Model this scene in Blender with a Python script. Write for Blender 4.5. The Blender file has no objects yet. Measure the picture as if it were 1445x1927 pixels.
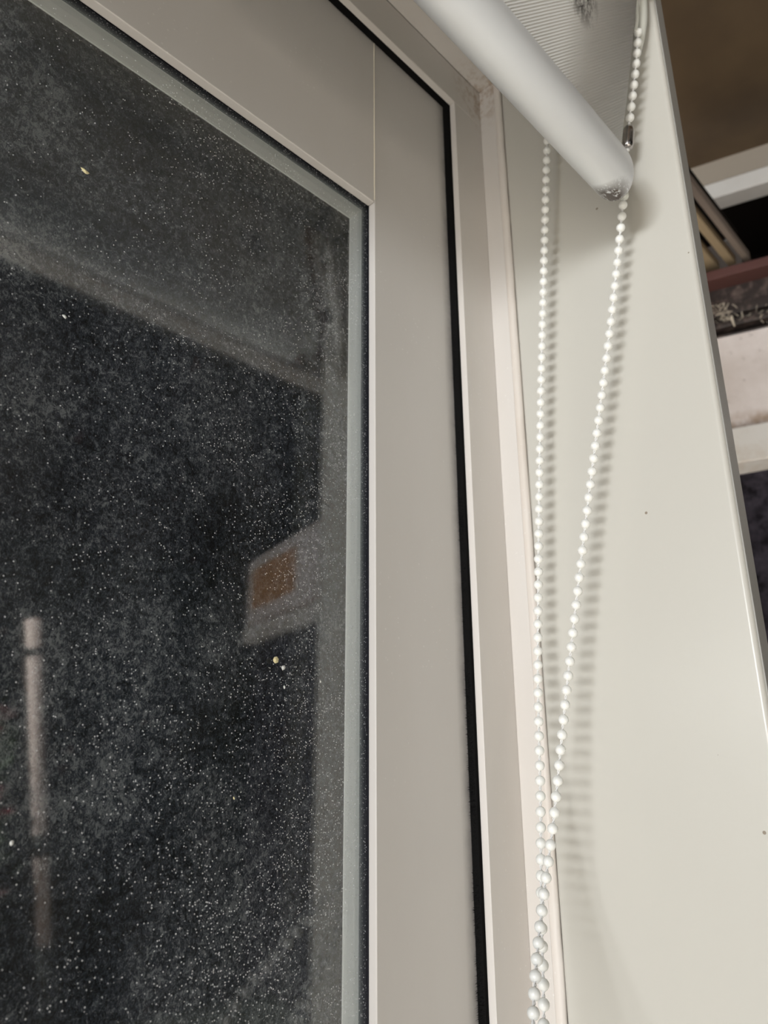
import bpy, bmesh, math, random
from mathutils import Vector, Matrix
random.seed(7)
EYE = 1.6            # eye height above the floor; every coordinate below is metres from the eye point, +Z up
C = bpy.context.scene.collection
sc = bpy.context.scene

# ------------------------------------------------------------------ camera
cam_d = bpy.data.cameras.new('camera')
cam = bpy.data.objects.new('camera', cam_d); C.objects.link(cam); sc.camera = cam
right = Vector((0.69431529, -0.71964376, -0.00625603))
down = Vector((0.21502762, 0.21573968, -0.95248071))
fwd = Vector((0.68679647, 0.65997671, 0.30453465))
M = Matrix.Identity(4)
for i in range(3):
    M[i][0] = right[i]; M[i][1] = -down[i]; M[i][2] = -fwd[i]
M[2][3] = EYE
cam.matrix_world = M
cam_d.sensor_fit = 'VERTICAL'; cam_d.sensor_height = 36.0; cam_d.lens = 1363.0 / 1927.0 * 36.0
cam_d.clip_start = 0.02; cam_d.clip_end = 60
cam_d.dof.use_dof = True; cam_d.dof.focus_distance = 0.33; cam_d.dof.aperture_fstop = 12.0

# ------------------------------------------------------------------ world, lights, exposure
w = bpy.data.worlds.new('world'); sc.world = w; w.use_nodes = True
bgn = w.node_tree.nodes['Background']; bgn.inputs[0].default_value = (1.0, 0.98, 0.94, 1); bgn.inputs[1].default_value = 0.37

def area(name, loc, target, sx, sy, power, col):
    d = bpy.data.lights.new(name, 'AREA'); d.shape = 'RECTANGLE'; d.size = sx; d.size_y = sy; d.energy = power; d.color = col
    o = bpy.data.objects.new(name, d); C.objects.link(o); o.location = (loc[0], loc[1], loc[2] + EYE)
    v = Vector(target) - Vector(loc); o.rotation_euler = v.to_track_quat('-Z', 'Z').to_euler()
    # keep the long side level
    z = -v.normalized(); x = Vector((0, 0, 1)).cross(z).normalized(); y = z.cross(x)
    m = Matrix((x, y, z)).transposed().to_4x4(); m.translation = o.location; o.matrix_world = m
    return o
area('daylight_opening', (-2.6, -0.31, 0.20), (0.35, 0.15, 0.0), 1.2, 0.32, 66, (0.97, 0.985, 1.0))
sd = bpy.data.lights.new('sun', 'SUN'); sd.energy = 15.0; sd.angle = 0.03; sd.color = (1.0, 0.96, 0.90)
so = bpy.data.objects.new('sun', sd); C.objects.link(so); so.location = (-5, -2, 6); so.rotation_euler = Vector((math.cos(math.radians(50)) * .97, math.cos(math.radians(50)) * .24, -math.sin(math.radians(50)))).to_track_quat('-Z', 'Y').to_euler()
sc.view_settings.view_transform = 'Standard'; sc.view_settings.look = 'None'; sc.view_settings.gamma = 1
sc.view_settings.use_curve_mapping = False; sc.view_settings.exposure = 0.0
sc.cycles.use_denoising = True
sc.cycles.max_bounces = 10; sc.cycles.transparent_max_bounces = 24; sc.cycles.caustics_reflective = False; sc.cycles.caustics_refractive = False

# ------------------------------------------------------------------ material helpers
def mat(name, col, rough=0.5, spec=0.5, metal=0.0, coat=0.0):
    m = bpy.data.materials.new(name); m.use_nodes = True
    b = m.node_tree.nodes['Principled BSDF']
    b.inputs['Base Color'].default_value = (*col, 1); b.inputs['Roughness'].default_value = rough
    b.inputs['Metallic'].default_value = metal; b.inputs['Specular IOR Level'].default_value = spec
    b.inputs['Coat Weight'].default_value = coat
    return m
class NT:
    def __init__(s, m):
        s.t = m.node_tree; s.n = s.t.nodes; s.b = s.n.get('Principled BSDF'); s.out = s.n['Material Output']
        g = s.n.new('ShaderNodeNewGeometry'); s.pos = g.outputs['Position']; s.geo = g
    def link(s, a, b): s.t.links.new(a, b)
    def val(s, sock, v):
        if hasattr(v, 'links'): s.link(v, sock)
        elif isinstance(v, (tuple, list)) and len(v) == 3 and sock.type == 'RGBA': sock.default_value = (*v, 1)
        else: sock.default_value = v
    def mapping(s, scale=(1, 1, 1), loc=(0, 0, 0), rot=(0, 0, 0), vec=None):
        n = s.n.new('ShaderNodeMapping'); s.link(vec or s.pos, n.inputs[0])
        n.inputs['Scale'].default_value = scale; n.inputs['Location'].default_value = loc; n.inputs['Rotation'].default_value = rot
        return n.outputs[0]
    def noise(s, scale, detail=4, rough=0.6, vec=None, dist=0.0):
        n = s.n.new('ShaderNodeTexNoise'); s.link(vec or s.pos, n.inputs['Vector']); n.inputs['Scale'].default_value = scale
        n.inputs['Detail'].default_value = detail; n.inputs['Roughness'].default_value = rough; n.inputs['Distortion'].default_value = dist
        return n.outputs['Fac']
    def voro(s, scale, vec=None, feature='F1', rnd=1.0):
        n = s.n.new('ShaderNodeTexVoronoi'); s.link(vec or s.pos, n.inputs['Vector']); n.inputs['Scale'].default_value = scale
        n.feature = feature; n.inputs['Randomness'].default_value = rnd
        return n
    def ramp(s, fac, stops):
        n = s.n.new('ShaderNodeValToRGB'); s.link(fac, n.inputs[0]); e = n.color_ramp.elements
        while len(e) < len(stops): e.new(0.5)
        for i, (p, c) in enumerate(stops):
            e[i].position = p; e[i].color = (c, c, c, 1) if not isinstance(c, (tuple, list)) else (*c, 1)
        return n.outputs[0]
    def math(s, op, a, b=None, clamp=False):
        n = s.n.new('ShaderNodeMath'); n.operation = op; n.use_clamp = clamp; s.val(n.inputs[0], a)
        if b is not None: s.val(n.inputs[1], b)
        return n.outputs[0]
    def mix(s, fac, a, b):
        n = s.n.new('ShaderNodeMix'); n.data_type = 'RGBA'; s.val(n.inputs['Factor'], fac)
        s.val(n.inputs[6], a); s.val(n.inputs[7], b); return n.outputs[2]
    def sep(s, v=None):
        n = s.n.new('ShaderNodeSeparateXYZ'); s.link(v or s.pos, n.inputs[0]); return n.outputs
    def rng(s, v, a, b, c=0.0, d=1.0):
        n = s.n.new('ShaderNodeMapRange'); s.val(n.inputs[0], v)
        for i, q in enumerate((a, b, c, d)): n.inputs[1 + i].default_value = q
        return n.outputs[0]
    def bump(s, h, strength=0.3, dist=0.001):
        n = s.n.new('ShaderNodeBump'); n.inputs['Strength'].default_value = strength; n.inputs['Distance'].default_value = dist
        s.link(h, n.inputs['Height']); s.link(n.outputs[0], s.b.inputs['Normal']); return n
    def sphere(s, c, r0, r1):      # 1 inside r0, 0 beyond r1 round a world point
        n = s.n.new('ShaderNodeVectorMath'); n.operation = 'DISTANCE'; s.link(s.pos, n.inputs[0])
        n.inputs[1].default_value = (c[0], c[1], c[2] + EYE); return s.rng(n.outputs['Value'], r0, r1, 1, 0)

def specks(nt, scale, thr, vec=None):      # sparse small dots
    v = nt.voro(scale, vec=vec)
    d = nt.math('LESS_THAN', v.outputs['Distance'], thr)
    return d, v.outputs['Color']

def paint(name, col, dirt, amt=0.5, rough=0.4, sc1=9.0, streak=True, dots=True, spec=0.4):
    m = mat(name, col, rough, spec); t = NT(m)
    a = t.noise(sc1, 5, 0.6, t.mapping((1, 1, 0.25)) if streak else None)
    c = t.mix(t.math('MULTIPLY', t.ramp(a, [(0.42, 0), (0.75, 1)]), amt), col, dirt)
    if dots:
        d, _ = specks(t, 260, 0.13); g = t.ramp(t.noise(16, 3), [(0.5, 0), (0.62, 1)])
        c = t.mix(t.math('MULTIPLY', t.math('MULTIPLY', d, g), 0.35), c, (0.86, 0.85, 0.83))
    t.link(c, t.b.inputs['Base Color'])
    t.bump(t.noise(900, 2), 0.05, 0.0003)
    t.link(t.ramp(t.noise(60, 3), [(0.3, rough - 0.03), (0.7, rough + 0.05)]), t.b.inputs['Roughness'])
    return m

ALU = paint('powder_coated_aluminium', (0.64, 0.62, 0.60), (0.56, 0.53, 0.49), 0.4, 0.42)
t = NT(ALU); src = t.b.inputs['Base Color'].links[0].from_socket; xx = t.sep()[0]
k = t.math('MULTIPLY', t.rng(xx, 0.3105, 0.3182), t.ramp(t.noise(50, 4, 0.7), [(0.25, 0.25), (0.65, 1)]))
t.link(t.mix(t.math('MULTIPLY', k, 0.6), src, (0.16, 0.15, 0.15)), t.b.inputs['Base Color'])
FRAME = paint('frame_paint', (0.68, 0.655, 0.63), (0.58, 0.53, 0.47), 0.45, 0.4)
# rust-brown smudge where the frame corner joins, of its own shape
t = NT(FRAME); src = t.b.inputs['Base Color'].links[0].from_socket
k = t.math('MULTIPLY', t.sphere((0.350, 0.234, 0.452), 0.002, 0.035), t.ramp(t.noise(140, 4, 0.7), [(0.45, 0), (0.62, 1)]))
t.link(t.mix(t.math('MULTIPLY', k, 0.75), src, (0.30, 0.19, 0.10)), t.b.inputs['Base Color'])

CAULK = paint('caulk', (0.74, 0.70, 0.66), (0.55, 0.47, 0.38), 0.5, 0.5, 30)
REVEAL = paint('reveal_gloss_paint', (0.57, 0.56, 0.515), (0.55, 0.53, 0.48), 0.3, 0.28, 7, True, False, 0.5)
for n_ in [n for n in REVEAL.node_tree.nodes if n.bl_idname == 'ShaderNodeBump']: REVEAL.node_tree.nodes.remove(n_)
b_ = REVEAL.node_tree.nodes['Principled BSDF']; REVEAL.node_tree.links.remove(b_.inputs['Roughness'].links[0]); b_.inputs['Roughness'].default_value = 0.3
t = NT(REVEAL); src = t.b.inputs['Base Color'].links[0].from_socket
d, _ = specks(t, 45, 0.035)
t.link(t.mix(t.math('MULTIPLY', d, 0.8), src, (0.2, 0.15, 0.1)), t.b.inputs['Base Color'])
EDGE = paint('end_face_shade', (0.33, 0.325, 0.305), (0.27, 0.26, 0.25), 0.5, 0.45, 14, True, False)  # darker colour stands in for shade on the reveal board's end face
PALE = mat('pale_sealant', (0.86, 0.80, 0.68), 0.6)
BEIGE = mat('beige_trim', (0.34, 0.30, 0.25), 0.6)
BLACK = mat('black_rubber', (0.006, 0.006, 0.010), 0.6, 0.3)
PILE = mat('black_pile', (0.006, 0.006, 0.006), 0.95, 0.1)
SPACER = mat('spacer_aluminium', (0.66, 0.69, 0.67), 0.5, 0.4)
t = NT(SPACER); t.link(t.mix(t.ramp(t.noise(40, 4, 0.6, t.mapping((1, 1, .1))), [(0.35, 0), (0.7, 1)]), (0.88, 0.90, 0.88), (0.80, 0.82, 0.81)), t.b.inputs['Base Color'])
SEALANT = mat('grey_sealant', (0.16, 0.17, 0.175), 0.5, 0.5)
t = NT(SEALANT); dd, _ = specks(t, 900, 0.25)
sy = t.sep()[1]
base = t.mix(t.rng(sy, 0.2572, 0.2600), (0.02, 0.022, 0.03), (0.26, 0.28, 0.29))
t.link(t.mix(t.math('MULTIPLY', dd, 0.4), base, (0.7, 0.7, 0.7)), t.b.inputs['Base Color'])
RIDGE = mat('spacer_edge', (0.93, 0.95, 0.95), 0.35, 0.5)

def glass(name, f0, dust):
    m = bpy.data.materials.new(name); m.use_nodes = True; n = m.node_tree.nodes; n.remove(n['Principled BSDF']); t = NT(m)
    vm = n.new('ShaderNodeVectorMath'); vm.operation = 'DOT_PRODUCT'
    t.link(t.geo.outputs['Incoming'], vm.inputs[0]); t.link(t.geo.outputs['Normal'], vm.inputs[1])
    c = t.math('ABSOLUTE', vm.outputs['Value'])
    p = t.math('POWER', t.math('SUBTRACT', 1.0, c, True), 5.0)
    fac = t.math('ADD', t.math('MULTIPLY', p, 1 - f0), f0, True)
    tr = n.new('ShaderNodeBsdfTransparent'); tr.inputs[0].default_value = (0.965, 0.975, 0.97, 1)
    gl = n.new('ShaderNodeBsdfGlossy'); gl.inputs['Roughness'].default_value = 0.035
    mx = n.new('ShaderNodeMixShader'); t.link(fac, mx.inputs[0]); t.link(tr.outputs[0], mx.inputs[1]); t.link(gl.outputs[0], mx.inputs[2])
    outp = mx.outputs[0]
    if dust:
        x, y, z = t.sep()
        ok = t.math('MULTIPLY', t.rng(x, 0.095, 0.17, .15, 1), t.ramp(t.noise(22, 4, 0.7), [(0.38, 0.15), (0.60, 1)]))
        ok = t.math('MULTIPLY', ok, t.math('LESS_THAN', y, 0.2560))
        v = t.voro(1250); s1 = t.math('LESS_THAN', v.outputs['Distance'], 0.33)
        r1 = t.sep(v.outputs['Color'])
        keep = t.math('GREATER_THAN', t.math('ADD', t.math('MULTIPLY', ok, 0.62), r1[0]), 0.98)
        s1 = t.math('MULTIPLY', s1, keep)
        v2 = t.voro(420); s2 = t.math('MULTIPLY', t.math('LESS_THAN', v2.outputs['Distance'], 0.12), t.math('GREATER_THAN', t.sep(v2.outputs['Color'])[1], 0.86))
        s2 = t.math('MULTIPLY', s2, t.math('LESS_THAN', y, 0.2560))
        film = t.math('MULTIPLY', t.ramp(t.noise(14, 5, 0.6, t.mapping((1, 1, 0.5), rot=(0, 0.5, 0))), [(0.42, 0.0), (0.8, 1.0)]), 0.045)
        film = t.math('MULTIPLY', film, t.math('LESS_THAN', y, 0.2560))
        f = t.math('ADD', t.math('ADD', t.math('MULTIPLY', s1, t.math('MULTIPLY', r1[1], 0.95)), t.math('MULTIPLY', s2, 0.7)), film, True)
        df = n.new('ShaderNodeBsdfDiffuse'); df.inputs[0].default_value = (0.72, 0.74, 0.77, 1)
        m2 = n.new('ShaderNodeMixShader'); t.link(f, m2.inputs[0]); t.link(outp, m2.inputs[1]); t.link(df.outputs[0], m2.inputs[2]); outp = m2.outputs[0]
    t.link(outp, t.out.inputs[0]); return m
GLASS_F = glass('dusty_glass', 0.10, True)
GLASS_R = glass('coated_glass', 0.02, False)

FELT = mat('charcoal_felt', (0.03, 0.03, 0.035), 0.95, 0.1)
t = NT(FELT)
a = t.noise(760, 6, 0.8, t.mapping((1, 1, 0.6)), 1.5); b = t.noise(260, 5, 0.75, dist=0.8); c = t.noise(16, 3, 0.6)
h = t.math('ADD', t.math('MULTIPLY', a, 0.62), t.math('ADD', t.math('MULTIPLY', b, 0.45), t.math('MULTIPLY', c, 0.30)))
col = t.ramp(h, [(0.58, (0.005, 0.0055, 0.008)), (0.64, (0.026, 0.030, 0.046)), (0.72, (0.11, 0.122, 0.17)), (0.79, (0.50, 0.51, 0.57))])
rd = t.ramp(t.noise(60, 2), [(0.68, 0), (0.74, 1)])
t.link(t.mix(t.math('MULTIPLY', rd, 0.25), col, (0.10, 0.02, 0.03)), t.b.inputs['Base Color']); t.bump(h, 0.9, 0.002)
t.b.inputs['Sheen Weight'].default_value = 0.15
LINT = mat('grey_lint', (0.34, 0.34, 0.37), 0.9, 0.1)
FLECKY = mat('yellow_fleck', (0.80, 0.72, 0.42), 0.7); FLECKW = mat('white_fleck', (0.72, 0.74, 0.72), 0.7); STRAW = mat('straw', (0.45, 0.34, 0.2), 0.7)

RAILM = mat('rail_enamel', (0.90, 0.94, 0.97), 0.3, 0.5)
t = NT(RAILM)
kk = t.math('MULTIPLY', t.sphere((0.3105, 0.131, 0.2745), 0.005, 0.0125), t.ramp(t.noise(420, 6, 0.8), [(0.40, 0), (0.47, 1)]))
dt, _ = specks(t, 70, 0.045)
cc = t.mix(kk, (0.90, 0.94, 0.97), (0.075, 0.055, 0.045)); t.link(t.mix(dt, cc, (0.1, 0.07, 0.05)), t.b.inputs['Base Color'])
FABRIC = mat('blind_fabric', (0.52, 0.52, 0.49), 0.55, 0.35)
t = NT(FABRIC)
wv = t.n.new('ShaderNodeTexWave'); wv.wave_type = 'BANDS'; wv.bands_direction = 'Z'; wv.inputs["Scale"].default_value = 230; wv.inputs['Distortion'].default_value = 0.6
wv.inputs['Detail'].default_value = 2
t.link(t.mapping((1, 1, 1), rot=(0, 0.75, 0)), wv.inputs['Vector'])
t.bump(wv.outputs["Fac"], 0.5, 0.0007)
st = t.math('MULTIPLY', t.sphere((0.270, 0.116, 0.368), 0.006, 0.018), t.ramp(t.noise(150, 4, 0.7, t.mapping((1, 1, 0.6))), [(0.40, 0), (0.54, 1)]))
c0 = t.mix(t.math('MULTIPLY', wv.outputs['Fac'], 0.3), (0.82, 0.825, 0.80), (0.90, 0.905, 0.88))
t.link(t.mix(st, c0, (0.03, 0.024, 0.02)), t.b.inputs['Base Color'])
BEAD = mat('white_plastic_bead', (0.88, 0.89, 0.86), 0.28, 0.5)
NT(BEAD).b.inputs['Subsurface Weight'].default_value = 0.0
CORD = mat('white_cord', (0.84, 0.84, 0.83), 0.7, 0.2)
CHROME = mat('nickel', (0.42, 0.40, 0.39), 0.22, 0.5, 1.0)
CLEAR = mat('milky_clear_plastic', (0.88, 0.90, 0.84), 0.15, 0.6); CLEAR.node_tree.nodes['Principled BSDF'].inputs['Alpha'].default_value = 0.75
WHITEP = mat('white_plastic', (0.7, 0.7, 0.68), 0.35)

WALLM = paint('pink_white_board', (0.90, 0.84, 0.83), (0.70, 0.63, 0.60), 0.7, 0.6, 20, False, False, 0.2)
t = NT(WALLM); src = t.b.inputs['Base Color'].links[0].from_socket
z_ = t.sep()[2]
rust = t.math('MULTIPLY', t.rng(z_, EYE + 0.414, EYE + 0.43, 1, 0), t.ramp(t.noise(40, 4, 0.6), [(0.3, 0), (0.6, 1)]))
dsp = t.ramp(t.noise(70, 5, 0.75), [(0.60, 0), (0.68, 1)])
t.link(t.mix(t.math('MULTIPLY', dsp, 0.5), t.mix(t.math('MULTIPLY', rust, 0.8), src, (0.40, 0.26, 0.15)), (0.12, 0.09, 0.08)), t.b.inputs['Base Color'])
SILLM = paint('sill_white', (0.85, 0.84, 0.82), (0.62, 0.52, 0.42), 0.75, 0.5, 26, False, False, 0.3)
TRIMM = paint('trim_white', (0.66, 0.65, 0.63), (0.5, 0.45, 0.4), 0.5, 0.5, 10, False, False, 0.3)
TAN = mat('tan_board', (0.66, 0.38, 0.20), 0.8, 0.2)
BROWN = mat('brown_ceiling_board', (0.17, 0.115, 0.062), 0.42, 0.35)
t = NT(BROWN); t.link(t.mix(t.ramp(t.noise(4, 4, 0.6), [(0.35, 0), (0.7, 1)]), (0.15, 0.105, 0.06), (0.075, 0.052, 0.032)), t.b.inputs['Base Color'])
BATTEN = mat('batten_wood', (0.30, 0.235, 0.15), 0.7, 0.2)
BATTEN2 = mat('batten_grey_wood', (0.20, 0.165, 0.14), 0.7, 0.2)
TRACK = mat('dark_bronze_metal', (0.060, 0.042, 0.036), 0.35, 0.5)
t = NT(TRACK); t.link(t.mix(t.ramp(t.noise(60, 5, 0.7), [(0.5, 0), (0.7, 1)]), (0.035, 0.026, 0.024), (0.16, 0.12, 0.105)), t.b.inputs['Base Color'])
LIPM = mat('plum_brown_lip', (0.11, 0.050, 0.045), 0.5, 0.3)
WEB = mat('dusty_web', (0.62, 0.55, 0.45), 0.9, 0.1)
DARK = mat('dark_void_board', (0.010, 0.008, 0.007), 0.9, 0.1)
CONC = mat('concrete_floor', (0.5, 0.47, 0.43), 0.8); t = NT(CONC); t.link(t.mix(t.noise(5, 6), (0.48, 0.45, 0.41), (0.60, 0.56, 0.51)), t.b.inputs['Base Color'])
GREEN = mat('dark_green_wall', (0.018, 0.022, 0.018), 0.9, 0.1)
POSTM = paint('post_paint', (0.62, 0.53, 0.50), (0.5, 0.42, 0.36), 0.5, 0.6, 8, False, False, 0.2)
TAPE = mat('dark_tape', (0.02, 0.025, 0.02), 0.7); RED = mat('red_petals', (0.50, 0.03, 0.06), 0.7); PINKP = mat('pale_petals', (0.7, 0.5, 0.52), 0.7); LEAF = mat('leaf', (0.04, 0.07, 0.03), 0.7)
POT = mat('terracotta', (0.3, 0.13, 0.07), 0.8)

# ------------------------------------------------------------------ geometry helpers
ORG = {}
def thing(name, label, cat, loc, group=None, kind=None):
    o = bpy.data.objects.new(name, None); C.objects.link(o); o.empty_display_size = 0.02
    o.location = (loc[0], loc[1], loc[2] + EYE); ORG[o.name] = Vector(loc)
    if label: o['label'] = label
    if cat: o['category'] = cat
    if group: o['group'] = group
    if kind: o['kind'] = kind
    return o
def obj(name, bm, m, parent=None, smooth=False, bevel=0, seg=2, label=None, kind=None):
    if parent is not None: org = ORG[parent.name]
    else:
        bb = [v.co for v in bm.verts]; org = Vector(((min(v.x for v in bb) + max(v.x for v in bb)) / 2, (min(v.y for v in bb) + max(v.y for v in bb)) / 2, min(v.z for v in bb)))
    bmesh.ops.translate(bm, verts=bm.verts, vec=-org)
    me = bpy.data.meshes.new(name); bm.to_mesh(me); bm.free()
    for mm in (m if isinstance(m, (list, tuple)) else [m]): me.materials.append(mm)
    o = bpy.data.objects.new(name, me); C.objects.link(o)
    if parent is not None: o.parent = parent
    else: o.location = org + Vector((0, 0, EYE))
    ORG[o.name] = org
    if smooth:
        for p in me.polygons: p.use_smooth = True
    if bevel:
        b = o.modifiers.new('bevel', 'BEVEL'); b.width = bevel; b.segments = seg; b.limit_method = 'ANGLE'
        for p in me.polygons: p.use_smooth = True
        wn = o.modifiers.new('wn', 'WEIGHTED_NORMAL'); wn.keep_sharp = True
    if label: o['label'] = label
    if kind: o['kind'] = kind
    return o
def tag(o, label=None, cat=None, group=None, kind=None):
    for k, v in (('label', label), ('category', cat), ('group', group), ('kind', kind)):
        if v: o[k] = v
    return o
def NB(): return bmesh.new()
def box(bm, x0, x1, y0, y1, z0, z1, mi=0):
    vs = [bm.verts.new((x, y, z)) for x in (x0, x1) for y in (y0, y1) for z in (z0, z1)]
    for q in ((0, 1, 3, 2), (4, 6, 7, 5), (0, 4, 5, 1), (2, 3, 7, 6), (0, 2, 6, 4), (1, 5, 7, 3)):
        f = bm.faces.new([vs[i] for i in q]); f.material_index = mi
    return bm
def prism(bm, poly, axis, a, b):       # extrude a 2-D outline along x or z
    def P(u, v, t): return (t, u, v) if axis == 'x' else (u, v, t)
    A = [bm.verts.new(P(u, v, a)) for u, v in poly]; B = [bm.verts.new(P(u, v, b)) for u, v in poly]; n = len(poly)
    for i in range(n): bm.faces.new((A[i], A[(i + 1) % n], B[(i + 1) % n], B[i]))
    bm.faces.new(A[::-1]); bm.faces.new(B); bmesh.ops.recalc_face_normals(bm, faces=bm.faces); return bm
def tube(bm, pts, r, seg=8, cap=True, flat=1.0):
    pts = [Vector(p) for p in pts]; rings = []
    for i, p in enumerate(pts):
        d = (pts[min(i + 1, len(pts) - 1)] - pts[max(i - 1, 0)]).normalized()
        u = d.cross(Vector((0.13, 1, 0.21))).normalized(); v = d.cross(u)
        rr = r[i] if isinstance(r, (list, tuple)) else r
        rings.append([bm.verts.new(p + u * math.cos(k * 2 * math.pi / seg) * rr * flat + v * math.sin(k * 2 * math.pi / seg) * rr) for k in range(seg)])
    for a, b in zip(rings, rings[1:]):
        for k in range(seg): bm.faces.new((a[k], a[(k + 1) % seg], b[(k + 1) % seg], b[k]))
    if cap: bm.faces.new(rings[0][::-1]); bm.faces.new(rings[-1])
    return bm
def cat(pts, n=12):          # Catmull-Rom through the points
    P = [Vector(p) for p in pts]; P = [P[0] * 2 - P[1]] + P + [P[-1] * 2 - P[-2]]; out = []
    for i in range(1, len(P) - 2):
        a, b, c, d = P[i - 1:i + 3]
        for k in range(n):
            t = k / n; out.append(0.5 * ((2 * b) + (c - a) * t + (2 * a - 5 * b + 4 * c - d) * t * t + (3 * b - a - 3 * c + d) * t ** 3))
    return out + [P[-2]]

ZB = -1.45   # foot of the window unit
# ------------------------------------------------------------------ fixed window frame
tr = thing('trim_1', None, None, (0.335, 0.236, ZB), kind='structure')
tr['label'] = 'cream aluminium window frame round the sliding sash'
bm = NB()
box(bm, .3197, .352, .2364, .2409, ZB, .4262)
obj('jamb', bm, FRAME, tr, bevel=.0004)
bm = NB(); box(bm, .3500, .3640, .2236, .2364, ZB, .4580); obj('jamb_return', bm, FRAME, tr, bevel=.0005)
bm = NB()
box(bm, -1.75, .352, .2364, .2409, .4262, .4580)
obj('head', bm, FRAME, tr, bevel=.0004)
bm = NB(); box(bm, -1.75, .3640, .2185, .2364, .4580, .4700); obj('head_return', bm, FRAME, tr, bevel=.0005)
# frame channel behind the nose
bm = NB(); box(bm, .3400, .3500, .2409, .3000, ZB, .4550); box(bm, -1.75, .3400, .2409, .3000, .4450, .4550); obj('channel', bm, BLACK, tr)
# wobbly caulk bead between frame and reveal
bm = NB(); N = 160; rows = []
for i in range(N + 1):
    z = ZB + (.4576 - ZB) * i / N; w1 = .2189 + random.uniform(-1, 1) * .00022; x = .3496 + random.uniform(-1, 1) * .0001
    rows.append([bm.verts.new(p) for p in ((.3500, .2236, z), (x, .2230, z), (x, (w1 + .2230) / 2, z), (x + .0002, w1, z), (.3530, w1, z))])
for a, b in zip(rows, rows[1:]):
    for k in range(4): bm.faces.new((a[k], b[k], b[k + 1], a[k + 1]))
bmesh.ops.recalc_face_normals(bm, faces=bm.faces)
obj('caulk_bead', bm, CAULK, tr, smooth=True)
# black brush pile: solid core with a fringe of bristles
def pile(name, along, edge, z0, z1, n):
    bm = NB()
    if along == 'z': box(bm, edge, .3400, .2412, .2456, z0, z1)
    else: box(bm, z0, z1, .2412, .2456, edge, .4450)
    for i in range(n):
        s = random.uniform(max(z0, -.5), z1); y = random.uniform(.2415, .2458)
        low = max(0.0, min(1.0, (.35 - s) / .6)) if along == 'z' else .2
        L = random.uniform(.0001, .0006 + .0019 * low) * (1 + .6 * math.sin(s * 90) * math.sin(s * 37)); wd = .00011; dz = random.uniform(-.0005, .0005)
        if along == 'z': v = [(edge + .0005, y, s - wd), (edge + .0005, y, s + wd), (edge - L, y + .0001, s + dz)]
        else: v = [(s - wd, y, edge + .0005), (s + wd, y, edge + .0005), (s + dz, y, edge - L)]
        bm.faces.new([bm.verts.new(p) for p in v])
    return obj(name, bm, PILE, tr)
pile('brush_seal', 'z', .3178, ZB, .4300, 14000)
pile('brush_seal', 'x', .4267, -1.75, .3400, 5000)

# ------------------------------------------------------------------ sliding sash
ws = thing('window_1', None, None, (-.1, .25, ZB), kind='structure'); ws['label'] = 'double glazed sliding window sash with dusty glass and black gasket'
XI, ZI = .2497, .3033
bm = NB(); box(bm, XI, .3385, .2460, .2510, ZB + .01, .4440); box(bm, .2560, .3385, .2510, .2740, ZB + .01, .4440); box(bm, .2720, .3385, .2740, .2800, ZB + .01, .4440)
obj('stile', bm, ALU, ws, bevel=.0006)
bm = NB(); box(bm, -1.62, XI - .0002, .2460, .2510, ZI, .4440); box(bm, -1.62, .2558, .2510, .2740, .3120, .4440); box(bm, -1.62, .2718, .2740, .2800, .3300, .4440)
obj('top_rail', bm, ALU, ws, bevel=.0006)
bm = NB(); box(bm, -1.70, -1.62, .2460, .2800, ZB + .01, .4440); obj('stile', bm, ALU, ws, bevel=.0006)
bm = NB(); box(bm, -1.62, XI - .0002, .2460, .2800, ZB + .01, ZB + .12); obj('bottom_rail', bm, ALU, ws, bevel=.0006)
# pale sealant line in the joint of rail and stile
bm = NB(); pr = None
for i in range(61):
    z = ZI + .0015 + (.4255 - ZI) * i / 60; h = .0005 + random.uniform(0, .0002)
    q = [bm.verts.new(p) for p in ((XI - .0003 - h * .6, .2459, z), (XI - .0002, .2453, z), (XI + h * .5, .2459, z))]
    if pr:
        for k in range(2): bm.faces.new((pr[k], q[k], q[k + 1], pr[k + 1]))
    pr = q
obj('joint_sealant', bm, PALE, ws, smooth=True, label='pale hairline of sealant in the sash corner joint')
XG, ZG = .2530, .3085
def ring(bm, xg, zg, t, y0, y1):
    box(bm, xg, xg + t, y0, y1, ZB + .12, zg + t); box(bm, -1.62, xg, y0, y1, zg, zg + t)
bm = NB(); ring(bm, XG, ZG, .0028, .2511, .2556); obj('gasket', bm, BLACK, ws)
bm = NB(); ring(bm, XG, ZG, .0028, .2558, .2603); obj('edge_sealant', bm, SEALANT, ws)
bm = NB(); ring(bm, XG - .0003, ZG - .0003, .0030, .2603, .2607); obj('spacer_lip', bm, RIDGE, ws)
bm = NB(); ring(bm, XG - .0002, ZG - .0003, .0030, .2703, .2708); obj('spacer_lip', bm, RIDGE, ws)
bm = NB(); ring(bm, XG, ZG, .0028, .2607, .2703); obj('spacer_bar', bm, SPACER, ws)
bm = NB(); box(bm, -1.62, XG + .0027, .2552, .2556 + .002, ZB + .12, ZG + .0027)
gp = obj('glass_pane', bm, GLASS_F, ws, label='dusty front pane')
bm = NB(); box(bm, -1.62, .2558, .2709, .2739, ZB + .12, .3113); obj('glass_pane', bm, GLASS_R, ws, label='clean rear pane')
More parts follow.
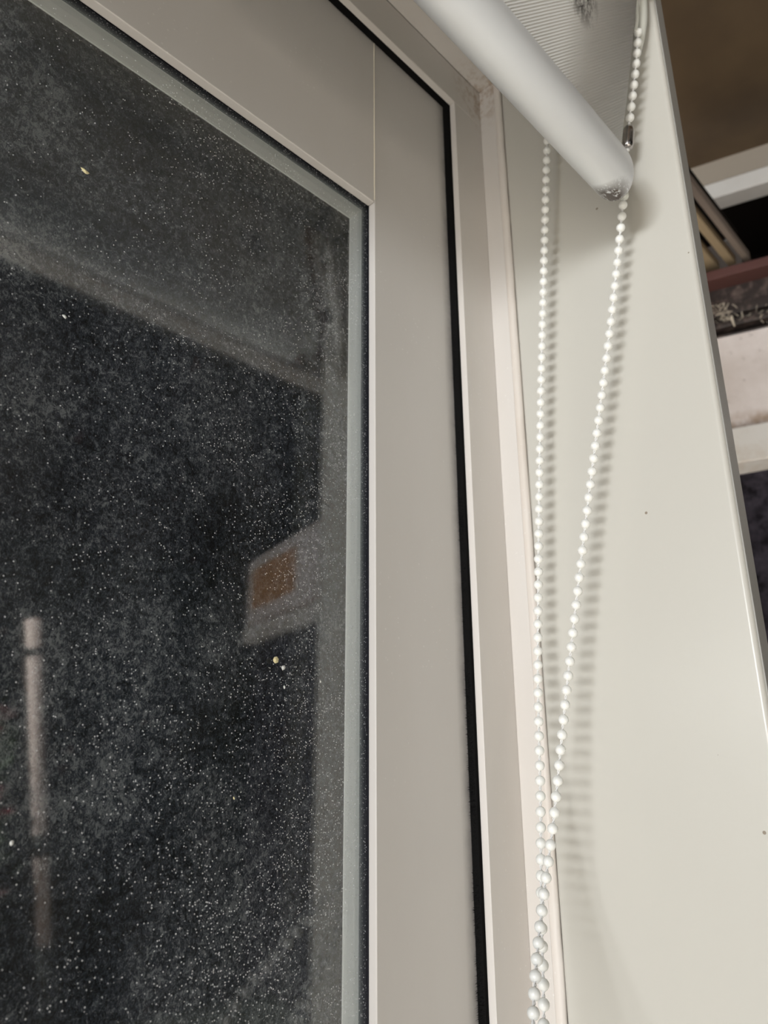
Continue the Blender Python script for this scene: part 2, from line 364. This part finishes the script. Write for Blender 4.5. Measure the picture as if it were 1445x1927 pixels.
def fleck(x, z, r, m, label, el=1.0, rot=0.0, kids=7):
    bm = NB(); c = bm.verts.new((x, .2550 - r * .25, z)); rim = []
    for k in range(kids):
        a = k * 2 * math.pi / kids; rr = r * random.uniform(.6, 1.15)
        dx, dz = math.cos(a) * rr * el, math.sin(a) * rr
        rim.append(bm.verts.new((x + dx * math.cos(rot) - dz * math.sin(rot), .25515, z + dx * math.sin(rot) + dz * math.cos(rot))))
    for k in range(kids): bm.faces.new((c, rim[k], rim[(k + 1) % kids]))
    bm.faces.new(rim); bmesh.ops.recalc_face_normals(bm, faces=bm.faces)
    return obj('dirt_fleck', bm, m, ws, label=label)
def ongl(u, v):
    d = right * (u - 722.5) + down * (v - 963.5) + fwd * 1363.0; k = .2552 / d.y; return d.x * k, d.z * k
for u, v, r, m, lab, el, ro in ((160, 322, .0013, FLECKY, 'cream fleck on the upper glass', 1.7, -.6), (518, 1242, .0015, FLECKY, 'yellow fleck on the glass', 1.2, .3), (533, 1256, .0012, FLECKW, 'white smear beside the yellow fleck', 1.4, .0),
                               (535, 1293, .0009, FLECKW, 'small white chip', .6, .2), (603, 1283, .0006, FLECKW, 'tiny pale chip near the spacer', 1, 0), (440, 1502, .0006, FLECKY, 'tiny yellow chip low on the glass', .6, .3), (122, 596, .0007, FLECKW, 'tiny white curl on the glass', 1.6, -.5), (22, 1587, .0008, FLECKW, 'pale dot at the left edge', 1, 0)):
    x, z = ongl(u, v); fleck(x, z, r, m, lab, el, ro)

# ------------------------------------------------------------------ reveal lining boards
bm = NB(); box(bm, .3500, .3612, .1062, .2180, ZB, .4700)
rv = obj('trim_2', bm, REVEAL, None, bevel=.0024, seg=4); bm = NB(); box(bm, .3522, .3632, .1055, .1064, ZB, .4700); obj('end_shade_strip', bm, EDGE, rv, bevel=.0003, label='added grey strip carrying the shade of the reveal board end face')  # thin strip added so the board's end face looks shaded
tag(rv, 'cream gloss painted reveal board right of the window', None, None, 'structure')
bm = NB(); box(bm, -1.75, .3499, .1062, .2183, .4582, .4700)
tag(obj('trim_3', bm, REVEAL, None, bevel=.002), 'cream painted head lining above the blind', None, None, 'structure')
bm = NB(); box(bm, -1.76, -1.75, .2000, .3000, ZB, .4700); tag(obj('trim_4', bm, REVEAL), 'cream lining board at the far left side of the window', None, None, 'structure')
bm = NB(); box(bm, -1.76, .3612, .1062, .3000, ZB - .03, ZB); tag(obj('trim_5', bm, REVEAL), 'cream sill board under the window', None, None, 'structure')

# ------------------------------------------------------------------ felt hung behind the glass
bl = thing('felt_blanket', 'charcoal grey felt blanket hanging close behind the dusty window glass', 'blanket', (.0, .285, -.62))
def felt_y(x, z): return .2830 + .0022 * math.sin(x * 62 + 1.2 * math.sin(z * 7)) + .0014 * math.sin(x * 23 + z * 31) + .001 * math.sin(z * 55 + x * 12)
bm = NB(); NX, NZ = 260, 120; g = []
for j in range(NZ + 1):
    z = -.62 + (.44 + .62) * j / NZ; g.append([bm.verts.new((-1.60 + 1.93 * i / NX, felt_y(-1.60 + 1.93 * i / NX, z), z)) for i in range(NX + 1)])
for j in range(NZ):
    for i in range(NX): bm.faces.new((g[j][i], g[j][i + 1], g[j + 1][i + 1], g[j + 1][i]))
o = obj('cloth', bm, FELT, bl, smooth=True); s = o.modifiers.new('thick', 'SOLIDIFY'); s.thickness = .003; s.offset = -1
vs, fs = [], []
for i in range(9000):
    x = random.uniform(-.02, .27); z = random.uniform(-.13, .36); L = random.uniform(.0006, .0022); a = random.uniform(0, 6.28); cu = random.uniform(-1.6, 1.6); wd = random.uniform(.00002, .00005)
    px, pz = x, z; b0 = len(vs)
    for k in range(5):
        y = felt_y(px, pz) - .0006 - .0005 * math.sin(k * .78)
        nx, nz = -math.sin(a) * wd, math.cos(a) * wd
        vs += [(px + nx, y, pz + nz), (px - nx, y, pz - nz)]
        px += math.cos(a) * L / 4; pz += math.sin(a) * L / 4; a += cu / 4 * 1.4
    for k in range(4): q = b0 + 2 * k; fs.append((q, q + 1, q + 3, q + 2))
bm = NB(); me = bpy.data.meshes.new('tmp'); me.from_pydata(vs, [], fs); bm.from_mesh(me); bpy.data.meshes.remove(me)
obj('lint', bm, LINT, bl, kind='stuff', label='pale grey lint fibres')

# ------------------------------------------------------------------ roller blind
rb = thing('roller_blind', 'pale grey roller blind rolled up near the window head, white bottom rail', 'blind', (-.20, .128, .272))
XR = .3160
# bottom rail: rounded tube, right end cut square with a soft edge
def oval(cy, cz, a, b, n=40, tilt=.18, e=2.05):
    out = []
    for k in range(n):
        t_ = k * 2 * math.pi / n; c_, s_ = math.cos(t_), math.sin(t_)
        u = a * abs(c_) ** (2 / e) * (1 if c_ > 0 else -1); v = b * abs(s_) ** (2 / e) * (1 if s_ > 0 else -1)
        out.append((cy + u * math.cos(tilt) + v * math.sin(tilt), cz - u * math.sin(tilt) + v * math.cos(tilt)))
    return out
bm = NB(); rings = []
for x, s in [(-1.70, .9), (-1.698, 1), (-.4, 1), (0, 1), (.2, 1), (XR - .002, 1), (XR - .0006, .98), (XR, .93)]:
    rings.append([bm.verts.new((x, y, z)) for y, z in oval(.1300, .2935, .0115 * s, .0195 * s)])
for a, b in zip(rings, rings[1:]):
    for k in range(40): bm.faces.new((a[k], a[(k + 1) % 40], b[(k + 1) % 40], b[k]))
bm.faces.new(rings[0][::-1]); bm.faces.new(rings[-1]); bmesh.ops.recalc_face_normals(bm, faces=bm.faces)
obj('bottom_rail', bm, RAILM, rb, smooth=True, label='white enamelled rail with chipped end')
# fabric: slopes from the roller down to the rail
bm = NB(); pr = None
prof = [(.1300, .3040), (.1272, .3180), (.1215, .3420), (.1140, .3770), (.1075, .4080), (.1030, .4300), (.1030, .4400)]
for y, z in prof:
    q = [bm.verts.new((x, y + .0004 * math.sin(x * 40), z)) for x in [-1.68 + i * (.325 + 1.68) / 30 for i in range(31)]]
    if pr:
        for k in range(30): bm.faces.new((pr[k], pr[k + 1], q[k + 1], q[k]))
    pr = q
o = obj('fabric', bm, FABRIC, rb, smooth=True); s = o.modifiers.new('thick', 'SOLIDIFY'); s.thickness = .0009; s.offset = 0
bm = NB(); tube(bm, [(-1.68, .1200, .4330), (.325, .1200, .4330)], .0170, 32); obj('roller_tube', bm, FABRIC, rb, smooth=True)
bm = NB(); tube(bm, [(.329, .1300, .4300), (.341, .1300, .4300)], .0215, 32); obj('chain_wheel', bm, WHITEP, rb, smooth=True, bevel=.001)
bm = NB(); box(bm, .3440, .3495, .118, .165, .415, .455); obj('bracket', bm, WHITEP, rb, bevel=.001)
# clear guard curving down from the wheel
bm = NB(); tube(bm, cat([(.342, .1082, .4427), (.342, .1095, .4263), (.342, .1108, .4125), (.342, .1134, .3998), (.342, .1165, .3900), (.342, .1197, .3802)], 8), [.0026 - .0000012 * i * i for i in range(41)], 12, flat=1.3); obj('chain_guard', bm, CLEAR, rb, smooth=True, label='milky clear plastic chain guard')
bm = NB(); tube(bm, cat([(.334, .1108, .4285), (.334, .1107, .4155), (.334, .1115, .4057), (.334, .1135, .3971)], 10), .0011, 10); obj('chain_guard', bm, CLEAR, rb, smooth=True, label='thin inner edge of the clear guard')

# ------------------------------------------------------------------ bead chain (one endless loop)
ch = thing('bead_chain', 'looped white bead pull chain hanging in front of the cream reveal board', 'blind chain', (.285, .19, -.21))
Rp = [(.336, .1127, .3981), (.336, .1173, .3733), (.336, .1258, .3363), (.336, .1289, .3186), (.335, .1345, .2871), (.334, .1485, .2194), (.331, .1713, .1174), (.325, .1879, .0291), (.315, .1951, -.0334), (.298, .1936, -.0681), (.270, .1821, -.0970), (.245, .168, -.128), (.235, .163, -.165), (.238, .166, -.195), (.248, .172, -.207)]
Lp = [(.335, .1560, .4250), (.335, .1700, .3960), (.335, .1767, .3627), (.335, .1907, .2388), (.334, .2004, .1406), (.330, .2073, .0386), (.322, .2060, -.0251), (.305, .1986, -.0718), (.290, .1907, -.1031), (.272, .183, -.140), (.262, .180, -.175), (.256, .176, -.200), (.248, .172, -.207)]
PITCH, BR = .00706, .00245
def resample(pts, step, start=0.0):
    out = []; need = start; acc = 0.0
    for a, b in zip(pts, pts[1:]):
        L = (b - a).length
        while acc + L >= need:
            out.append(a.lerp(b, (need - acc) / L)); need += step
        acc += L
    return out
Rc, Lc = cat(Rp, 16), cat(Lp, 16)
wheel = [Vector((.336, .1300 + .0255 * math.cos(a), .4300 + .0255 * math.sin(a))) for a in [(-.1 + 3.2 * k / 20) for k in range(21)]]
beads = resample(Rc, PITCH, .0005); beadL = resample(Lc, PITCH, .004); beadW = resample(wheel, PITCH, .003)
conn0, conn1 = Vector((.336, .1258, .3363)), Vector((.336, .1289, .3186))
beads = [b for b in beads if not (b.z < .3388 and b.z > .3140)]
# metal connector
d = (conn1 - conn0); n_ = 9; pts, rr = [], []
for k in range(n_):
    t_ = k / (n_ - 1); pts.append(conn0 + d * (t_ * .80 - .02)); rr.append(.0032 * (1 - abs(2 * t_ - 1) ** 7 * .35))
bm = NB(); tube(bm, pts, rr, 20); obj('connector', bm, CHROME, ch, smooth=True, label='shiny nickel chain connector')
bm = NB(); tube(bm, [conn0 + d * .78, conn0 + d * .83, conn0 + d * .87], [.0011, .0014, .0007], 12); obj('connector_tip', bm, WHITEP, ch, smooth=True)
# cord: a twisted pair running through every bead
def cord(pts):
    bm = NB(); P = resample(pts, .0007)
    for ph in (0, math.pi):
        q = []
        for i, p in enumerate(P):
            d = (P[min(i + 1, len(P) - 1)] - P[max(i - 1, 0)]).normalized(); u = d.cross(Vector((0, 1, .1))).normalized(); v = d.cross(u)
            a = i * .95 + ph; q.append(p + (u * math.cos(a) + v * math.sin(a)) * .00042)
        tube(bm, q, .00034, 5)
    return bm
bm = cord([p for p in Rc]); b2 = cord([p for p in Lc]); b3 = cord(wheel)
for bx in (b2, b3):
    me = bpy.data.meshes.new('tmp'); bx.to_mesh(me); bm.from_mesh(me); bpy.data.meshes.remove(me); bx.free()
obj('cord', bm, CORD, ch, smooth=True)
allb = beads + beadL + beadW
def size(p):
    z = Vector(p).dot(fwd); u = 722.5 + 1363 * p.dot(right) / z; v = 963.5 + 1363 * p.dot(down) / z
    return (0 <= v <= 1927 and 0 <= u <= 1445, 1 / z)
order = sorted(allb, key=size, reverse=True)
def ball(bm, p, r=BR): bmesh.ops.create_uvsphere(bm, u_segments=20, v_segments=14, radius=r, matrix=Matrix.Translation(p))
bm = NB(); ball(bm, Vector((0, 0, 0))); me = bpy.data.meshes.new('bead'); bm.to_mesh(me); bm.free(); me.materials.append(BEAD)
for p in me.polygons: p.use_smooth = True
b0 = bpy.data.objects.new('bead', me)
org = ORG[ch.name]
for i, p in enumerate(order[:99]):
    b = b0 if i == 0 else b0.copy()
    C.objects.link(b); b.parent = ch; b.location = p - org
bm = NB()
for p in order[99:]: ball(bm, p)
o = obj('bead', bm, BEAD, ch, smooth=True, kind='stuff')
# clear stop bead just under the rail end
bm = NB(); ball(bm, Vector((.3352, .1333, .2925)), .0026); obj('stop_bead', bm, CLEAR, ch, smooth=True, label='clear plastic stop bead')

# ------------------------------------------------------------------ beyond the reveal: side wall of the bay, its window head and felt
E1 = Vector((.287, -.958, 0)); NRM = Vector((-.958, -.287, 0)); P0 = Vector((1.0, .23, 0))
def wbox(bm, s0, s1, o0, o1, z0, z1):        # s along the wall, o = distance out from it
    vs = []
    for s in (s0, s1):
        for q in (o0, o1):
            for z in (z0, z1): vs.append(bm.verts.new(P0 + E1 * s + NRM * q + Vector((0, 0, z))))
    for q in ((0, 1, 3, 2), (4, 6, 7, 5), (0, 4, 5, 1), (2, 3, 7, 6), (0, 2, 6, 4), (1, 5, 7, 3)): bm.faces.new([vs[i] for i in q])
    bmesh.ops.recalc_face_normals(bm, faces=bm.faces)
S0, S1 = -.62, 2.04
bm = NB(); wbox(bm, S0, S1, -.04, 0, .402, .546); wbox(bm, 1.30, S1, -.04, 0, .546, .66)
tag(obj('wall_right', bm, WALLM, None, bevel=.001), 'stained pinkish white board above the side window', None, None, 'structure')
bm = NB(); wbox(bm, 1.58, 1.97, .0005, .006, .47, .615); tag(obj('tan_board', bm, TAN), 'small tan board on the pinkish side wall, seen reflected in the glass', 'board')
bm = NB(); wbox(bm, S0, S1, -.04, .012, .352, .402)
tag(obj('trim_6', bm, SILLM, None, bevel=.0015), 'rust-streaked white strip under the pinkish board', None, None, 'structure')
# dark channel with lip and ridges
tk = thing('curtain_track', 'dark bronze metal track with a plum lip and cobwebs above the pinkish board', 'curtain track', P0 + Vector((0, 0, .545)))
bm = NB(); wbox(bm, S0, 1.30, -.030, -.022, .546, .640); wbox(bm, S0, 1.30, -.022, 0.0, .546, .550); wbox(bm, S0, 1.30, -.022, -.010, .585, .600); wbox(bm, S0, 1.30, -.022, .002, .560, .568)
obj('channel', bm, TRACK, tk, bevel=.001)
bm = NB(); wbox(bm, S0, 1.30, -.03, .010, .636, .650); obj('lip', bm, LIPM, tk, bevel=.001)
bm = NB()
def web(s, z, n, spread):
    for i in range(n):
        a = P0 + E1 * (s + random.gauss(0, spread)) + NRM * random.uniform(-.02, .006) + Vector((0, 0, z + random.gauss(0, .007)))
        dd_ = E1 * random.uniform(-.012, .012) + Vector((0, 0, random.uniform(-.012, .008)))
        tube(bm, [a, a + dd_ * .5 + NRM * random.uniform(-.002, .003), a + dd_], random.uniform(.0002, .0007), 4)
web(-.045, .588, 34, .010); web(.0, .572, 10, .008); web(-.02, .578, 12, .012); web(.3, .58, 30, .1)
tube(bm, [P0 + E1 * (-.036) + NRM * .004 + Vector((0, 0, .573)), P0 + E1 * (-.034) + NRM * .004 + Vector((0, 0, .556))], [.0022, .0008], 6)
tag(obj('cobweb', bm, WEB), 'dusty clump of cobweb and old fibres caught in the dark track', 'cobweb', None, 'stuff')
# recess above the track, crown strips and ceiling
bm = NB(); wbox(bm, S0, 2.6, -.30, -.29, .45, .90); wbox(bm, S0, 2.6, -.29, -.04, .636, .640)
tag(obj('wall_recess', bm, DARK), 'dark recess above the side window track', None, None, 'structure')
bm = NB(); wbox(bm, -.14, .7, -.035, -.004, .781, .808); tag(obj('trim_7', bm, TRIMM, None, bevel=.001), 'white strip at the top of the side wall', None, None, 'structure')
bm = NB(); wbox(bm, -.14, .7, -.035, -.008, .811, .851); tag(obj('trim_8', bm, BEIGE, None, bevel=.001), 'beige strip between the white strip and the brown ceiling', None, None, 'structure')
bm = NB(); cs = [P0 + E1 * S0 + NRM * .02, P0 + E1 * 2.6 + NRM * .02]
poly = [(-2.6, .36), (cs[0].x, .36), (cs[0].x, cs[0].y), (cs[1].x + .0, cs[1].y)]
poly = [(-2.2, .30), (P0.x + .02, .30), (P0.x + .04 + .287 * .9, P0.y - .958 * .9), (-2.2, P0.y - .958 * .9)]
prism(bm, poly, 'z', .850, .880)
tag(obj('ceiling', bm, BROWN), 'dark brown board ceiling', None, None, 'structure')
bm = NB(); prism(bm, [(P0.x - .02, .30), (2.4, .30), (2.4, -2.6), (-2.2, -2.6), (-2.2, -.633), (P0.x + .287 * .9, P0.y - .958 * .9)], 'z', .8505, .8805); tag(obj('ceiling', bm, DARK), 'dark ceiling beyond the side wall, extended outward to block the sun', None, None, 'structure')  # outer part is unseen, added to keep sun off the floor outside
bm = NB(); box(bm, -2.2, 1.20, -.690, -.630, .800, .850); tag(obj('trim_9', bm, TRIMM, None, bevel=.002), 'pale beam along the outer edge of the brown ceiling', None, None, 'structure')
# three battens running out of the main wall head to the track
for y0, y1, z0, m, lab in ((.2300, .2385, .660, BATTEN2, 'narrow grey-brown batten ending on the track, outermost of three'), (.2490, .2600, .664, BATTEN, 'tan batten ending on the track, middle one of three'), (.2720, .3000, .666, BATTEN, 'wide tan batten ending on the track, innermost of three')):
    bm = NB(); box(bm, .55, 1.005, y0, y1, z0, z0 + .014); tag(obj('batten', bm, m, None, bevel=.0008), lab, 'batten', None)
bm = NB(); box(bm, .45, .99, .237, .33, .700, .705); tag(obj('batten_gap_shade', bm, DARK), 'added dark sheet standing in for the shade in the gaps between the three battens', None, None, 'structure')  # near-black sheet added so the batten gaps look deep in shade
# main wall around the window, hidden behind the reveal
bm = NB(); box(bm, .3614, .80, .250, .300, ZB, .64); tag(obj('wall_main', bm, DARK), 'dark wall between the main window and the side window', None, None, 'structure')
bm = NB(); box(bm, -2.2, .45, .240, .300, .4705, .85); box(bm, -2.2, -1.761, .240, .300, -1.6, .4705); tag(obj('wall_left', bm, TRIMM), 'wall above and left of the window', None, None, 'structure')
# felt behind the side window
b2 = thing('felt_blanket', 'dark purplish felt hanging in the side window at the right edge, below the white strip', 'blanket', P0 + Vector((0, 0, -.7)))
bm = NB(); g = []
for j in range(81):
    z = -.7 + 1.06 * j / 80; g.append([bm.verts.new(P0 + E1 * (S0 + (S1 - S0) * i / 200) + NRM * (-.035 + .006 * math.sin(i * .35) * math.sin(z * 9 + i * .05)) + Vector((0, 0, z))) for i in range(201)])
for j in range(80):
    for i in range(200): bm.faces.new((g[j][i], g[j][i + 1], g[j + 1][i + 1], g[j + 1][i]))
FELT2 = mat('purplish_felt', (0.03, 0.03, 0.04), .95, .1); t = NT(FELT2)
hh = t.noise(38, 5, .7); t.link(t.ramp(hh, [(.38, (.010, .009, .012)), (.62, (.05, .045, .06)), (.8, (.12, .10, .12))]), t.b.inputs['Base Color'])
o = obj('cloth', bm, FELT2, b2, smooth=True); s = o.modifiers.new('thick', 'SOLIDIFY'); s.thickness = .003

# ------------------------------------------------------------------ floor and what the glass mirrors from the yard
bm = NB(); box(bm, -6, 6, -2.6, 3, -EYE - .05, -EYE); tag(obj('floor', bm, CONC), 'pale concrete floor', None, None, 'structure')
bm = NB(); box(bm, -6, 6, -6, -2.6, -EYE - .05, -EYE); tag(obj('ground', bm, GREEN), 'unseen soil of the yard, made dark to keep the lower reflection dim', None, None, 'structure')  # unseen; dark colour chosen so sunlit ground barely shows in the glass
bm = NB(); box(bm, -.9, 6, -5.2, -5.0, -EYE, 7); tag(obj('sky_block_wall', bm, GREEN), 'added unseen dark wall across the yard that keeps sky out of the reflection', None, None, 'structure')  # unseen wall added to darken what the glass mirrors
bm = NB(); box(bm, 5.6, 5.8, -5.0, 0, -EYE, 7); tag(obj('wall_far_right', bm, GREEN), 'dark wall at the far right of the yard', None, None, 'structure')
# leaning pale post with two dark bands
po = thing('post', 'pale leaning post with dark bands, seen reflected at the left of the glass', 'post', (1.85, -3.65, -1.60))
a, b = Vector((1.405, -3.31, .612)), Vector((1.81, -3.64, -.98)); dirv = (b - a).normalized(); foot = a + dirv * ((-1.60 - .612) / dirv.z)
bm = NB(); tube(bm, [a, foot], .036, 16); obj('shaft', bm, POSTM, po, smooth=True)
for q, hgt in ((.16, .02), (1.14, .055), (1.65 + .34, .34)):
    bm = NB(); c_ = a + dirv * q; tube(bm, [c_ - dirv * hgt, c_ + dirv * hgt], .0385, 16); obj('band', bm, TAPE, po, smooth=True)
# red flowers in a pot left of the post
fl = thing('potted_flower', 'red and pink flowers in a pot beside the post, seen reflected at the left edge', 'plant', (1.50, -3.75, -1.60))
bm = NB(); tube(bm, [(1.50, -3.75, -1.60), (1.50, -3.75, -1.30)], [.13, .19], 24); obj('pot', bm, POT, fl, smooth=True)
bm = NB(); fpts = []
for i in range(26):
    q = Vector((1.50 + random.uniform(-.10, .10), -3.75 + random.uniform(-.18, .18), random.uniform(-.85, .30)))
    fpts.append(q); tube(bm, cat([(1.50, -3.75, -1.30), (1.50 + (q.x - 1.50) * .3, -3.75, (q.z - 1.3) / 2 - .1), q], 5), .004, 5)
obj('stem', bm, LEAF, fl, kind='stuff')
bm = NB()
for i in range(160):
    q = random.choice(fpts) + Vector((random.gauss(0, .05), random.gauss(0, .05), random.uniform(-.35, 0))); n2 = Vector((random.gauss(0, 1), random.gauss(0, 1), random.gauss(0, 1))).normalized(); u2 = n2.orthogonal().normalized(); v2 = n2.cross(u2)
    bm.faces.new([bm.verts.new(q + u2 * x_ + v2 * y_) for x_, y_ in ((-.05, 0), (0, .02), (.05, 0), (0, -.02))])
obj('leaf', bm, LEAF, fl, kind='stuff')
for i, q in enumerate(fpts[:20]):
    bm = NB()
    for ring_, rad, n3 in ((0, .045, 8), (1, .028, 6)):
        for k in range(n3):
            a_ = k * 2 * math.pi / n3 + ring_ * .4; d_ = Vector((math.cos(a_), math.sin(a_), .5 + .7 * ring_)).normalized(); s_ = Vector((-math.sin(a_), math.cos(a_), 0))
            bm.faces.new([bm.verts.new(p) for p in (q, q + d_ * rad * .6 + s_ * rad * .35, q + d_ * rad, q + d_ * rad * .6 - s_ * rad * .35)])
    obj('blossom', bm, RED if i % 3 else PINKP, fl)
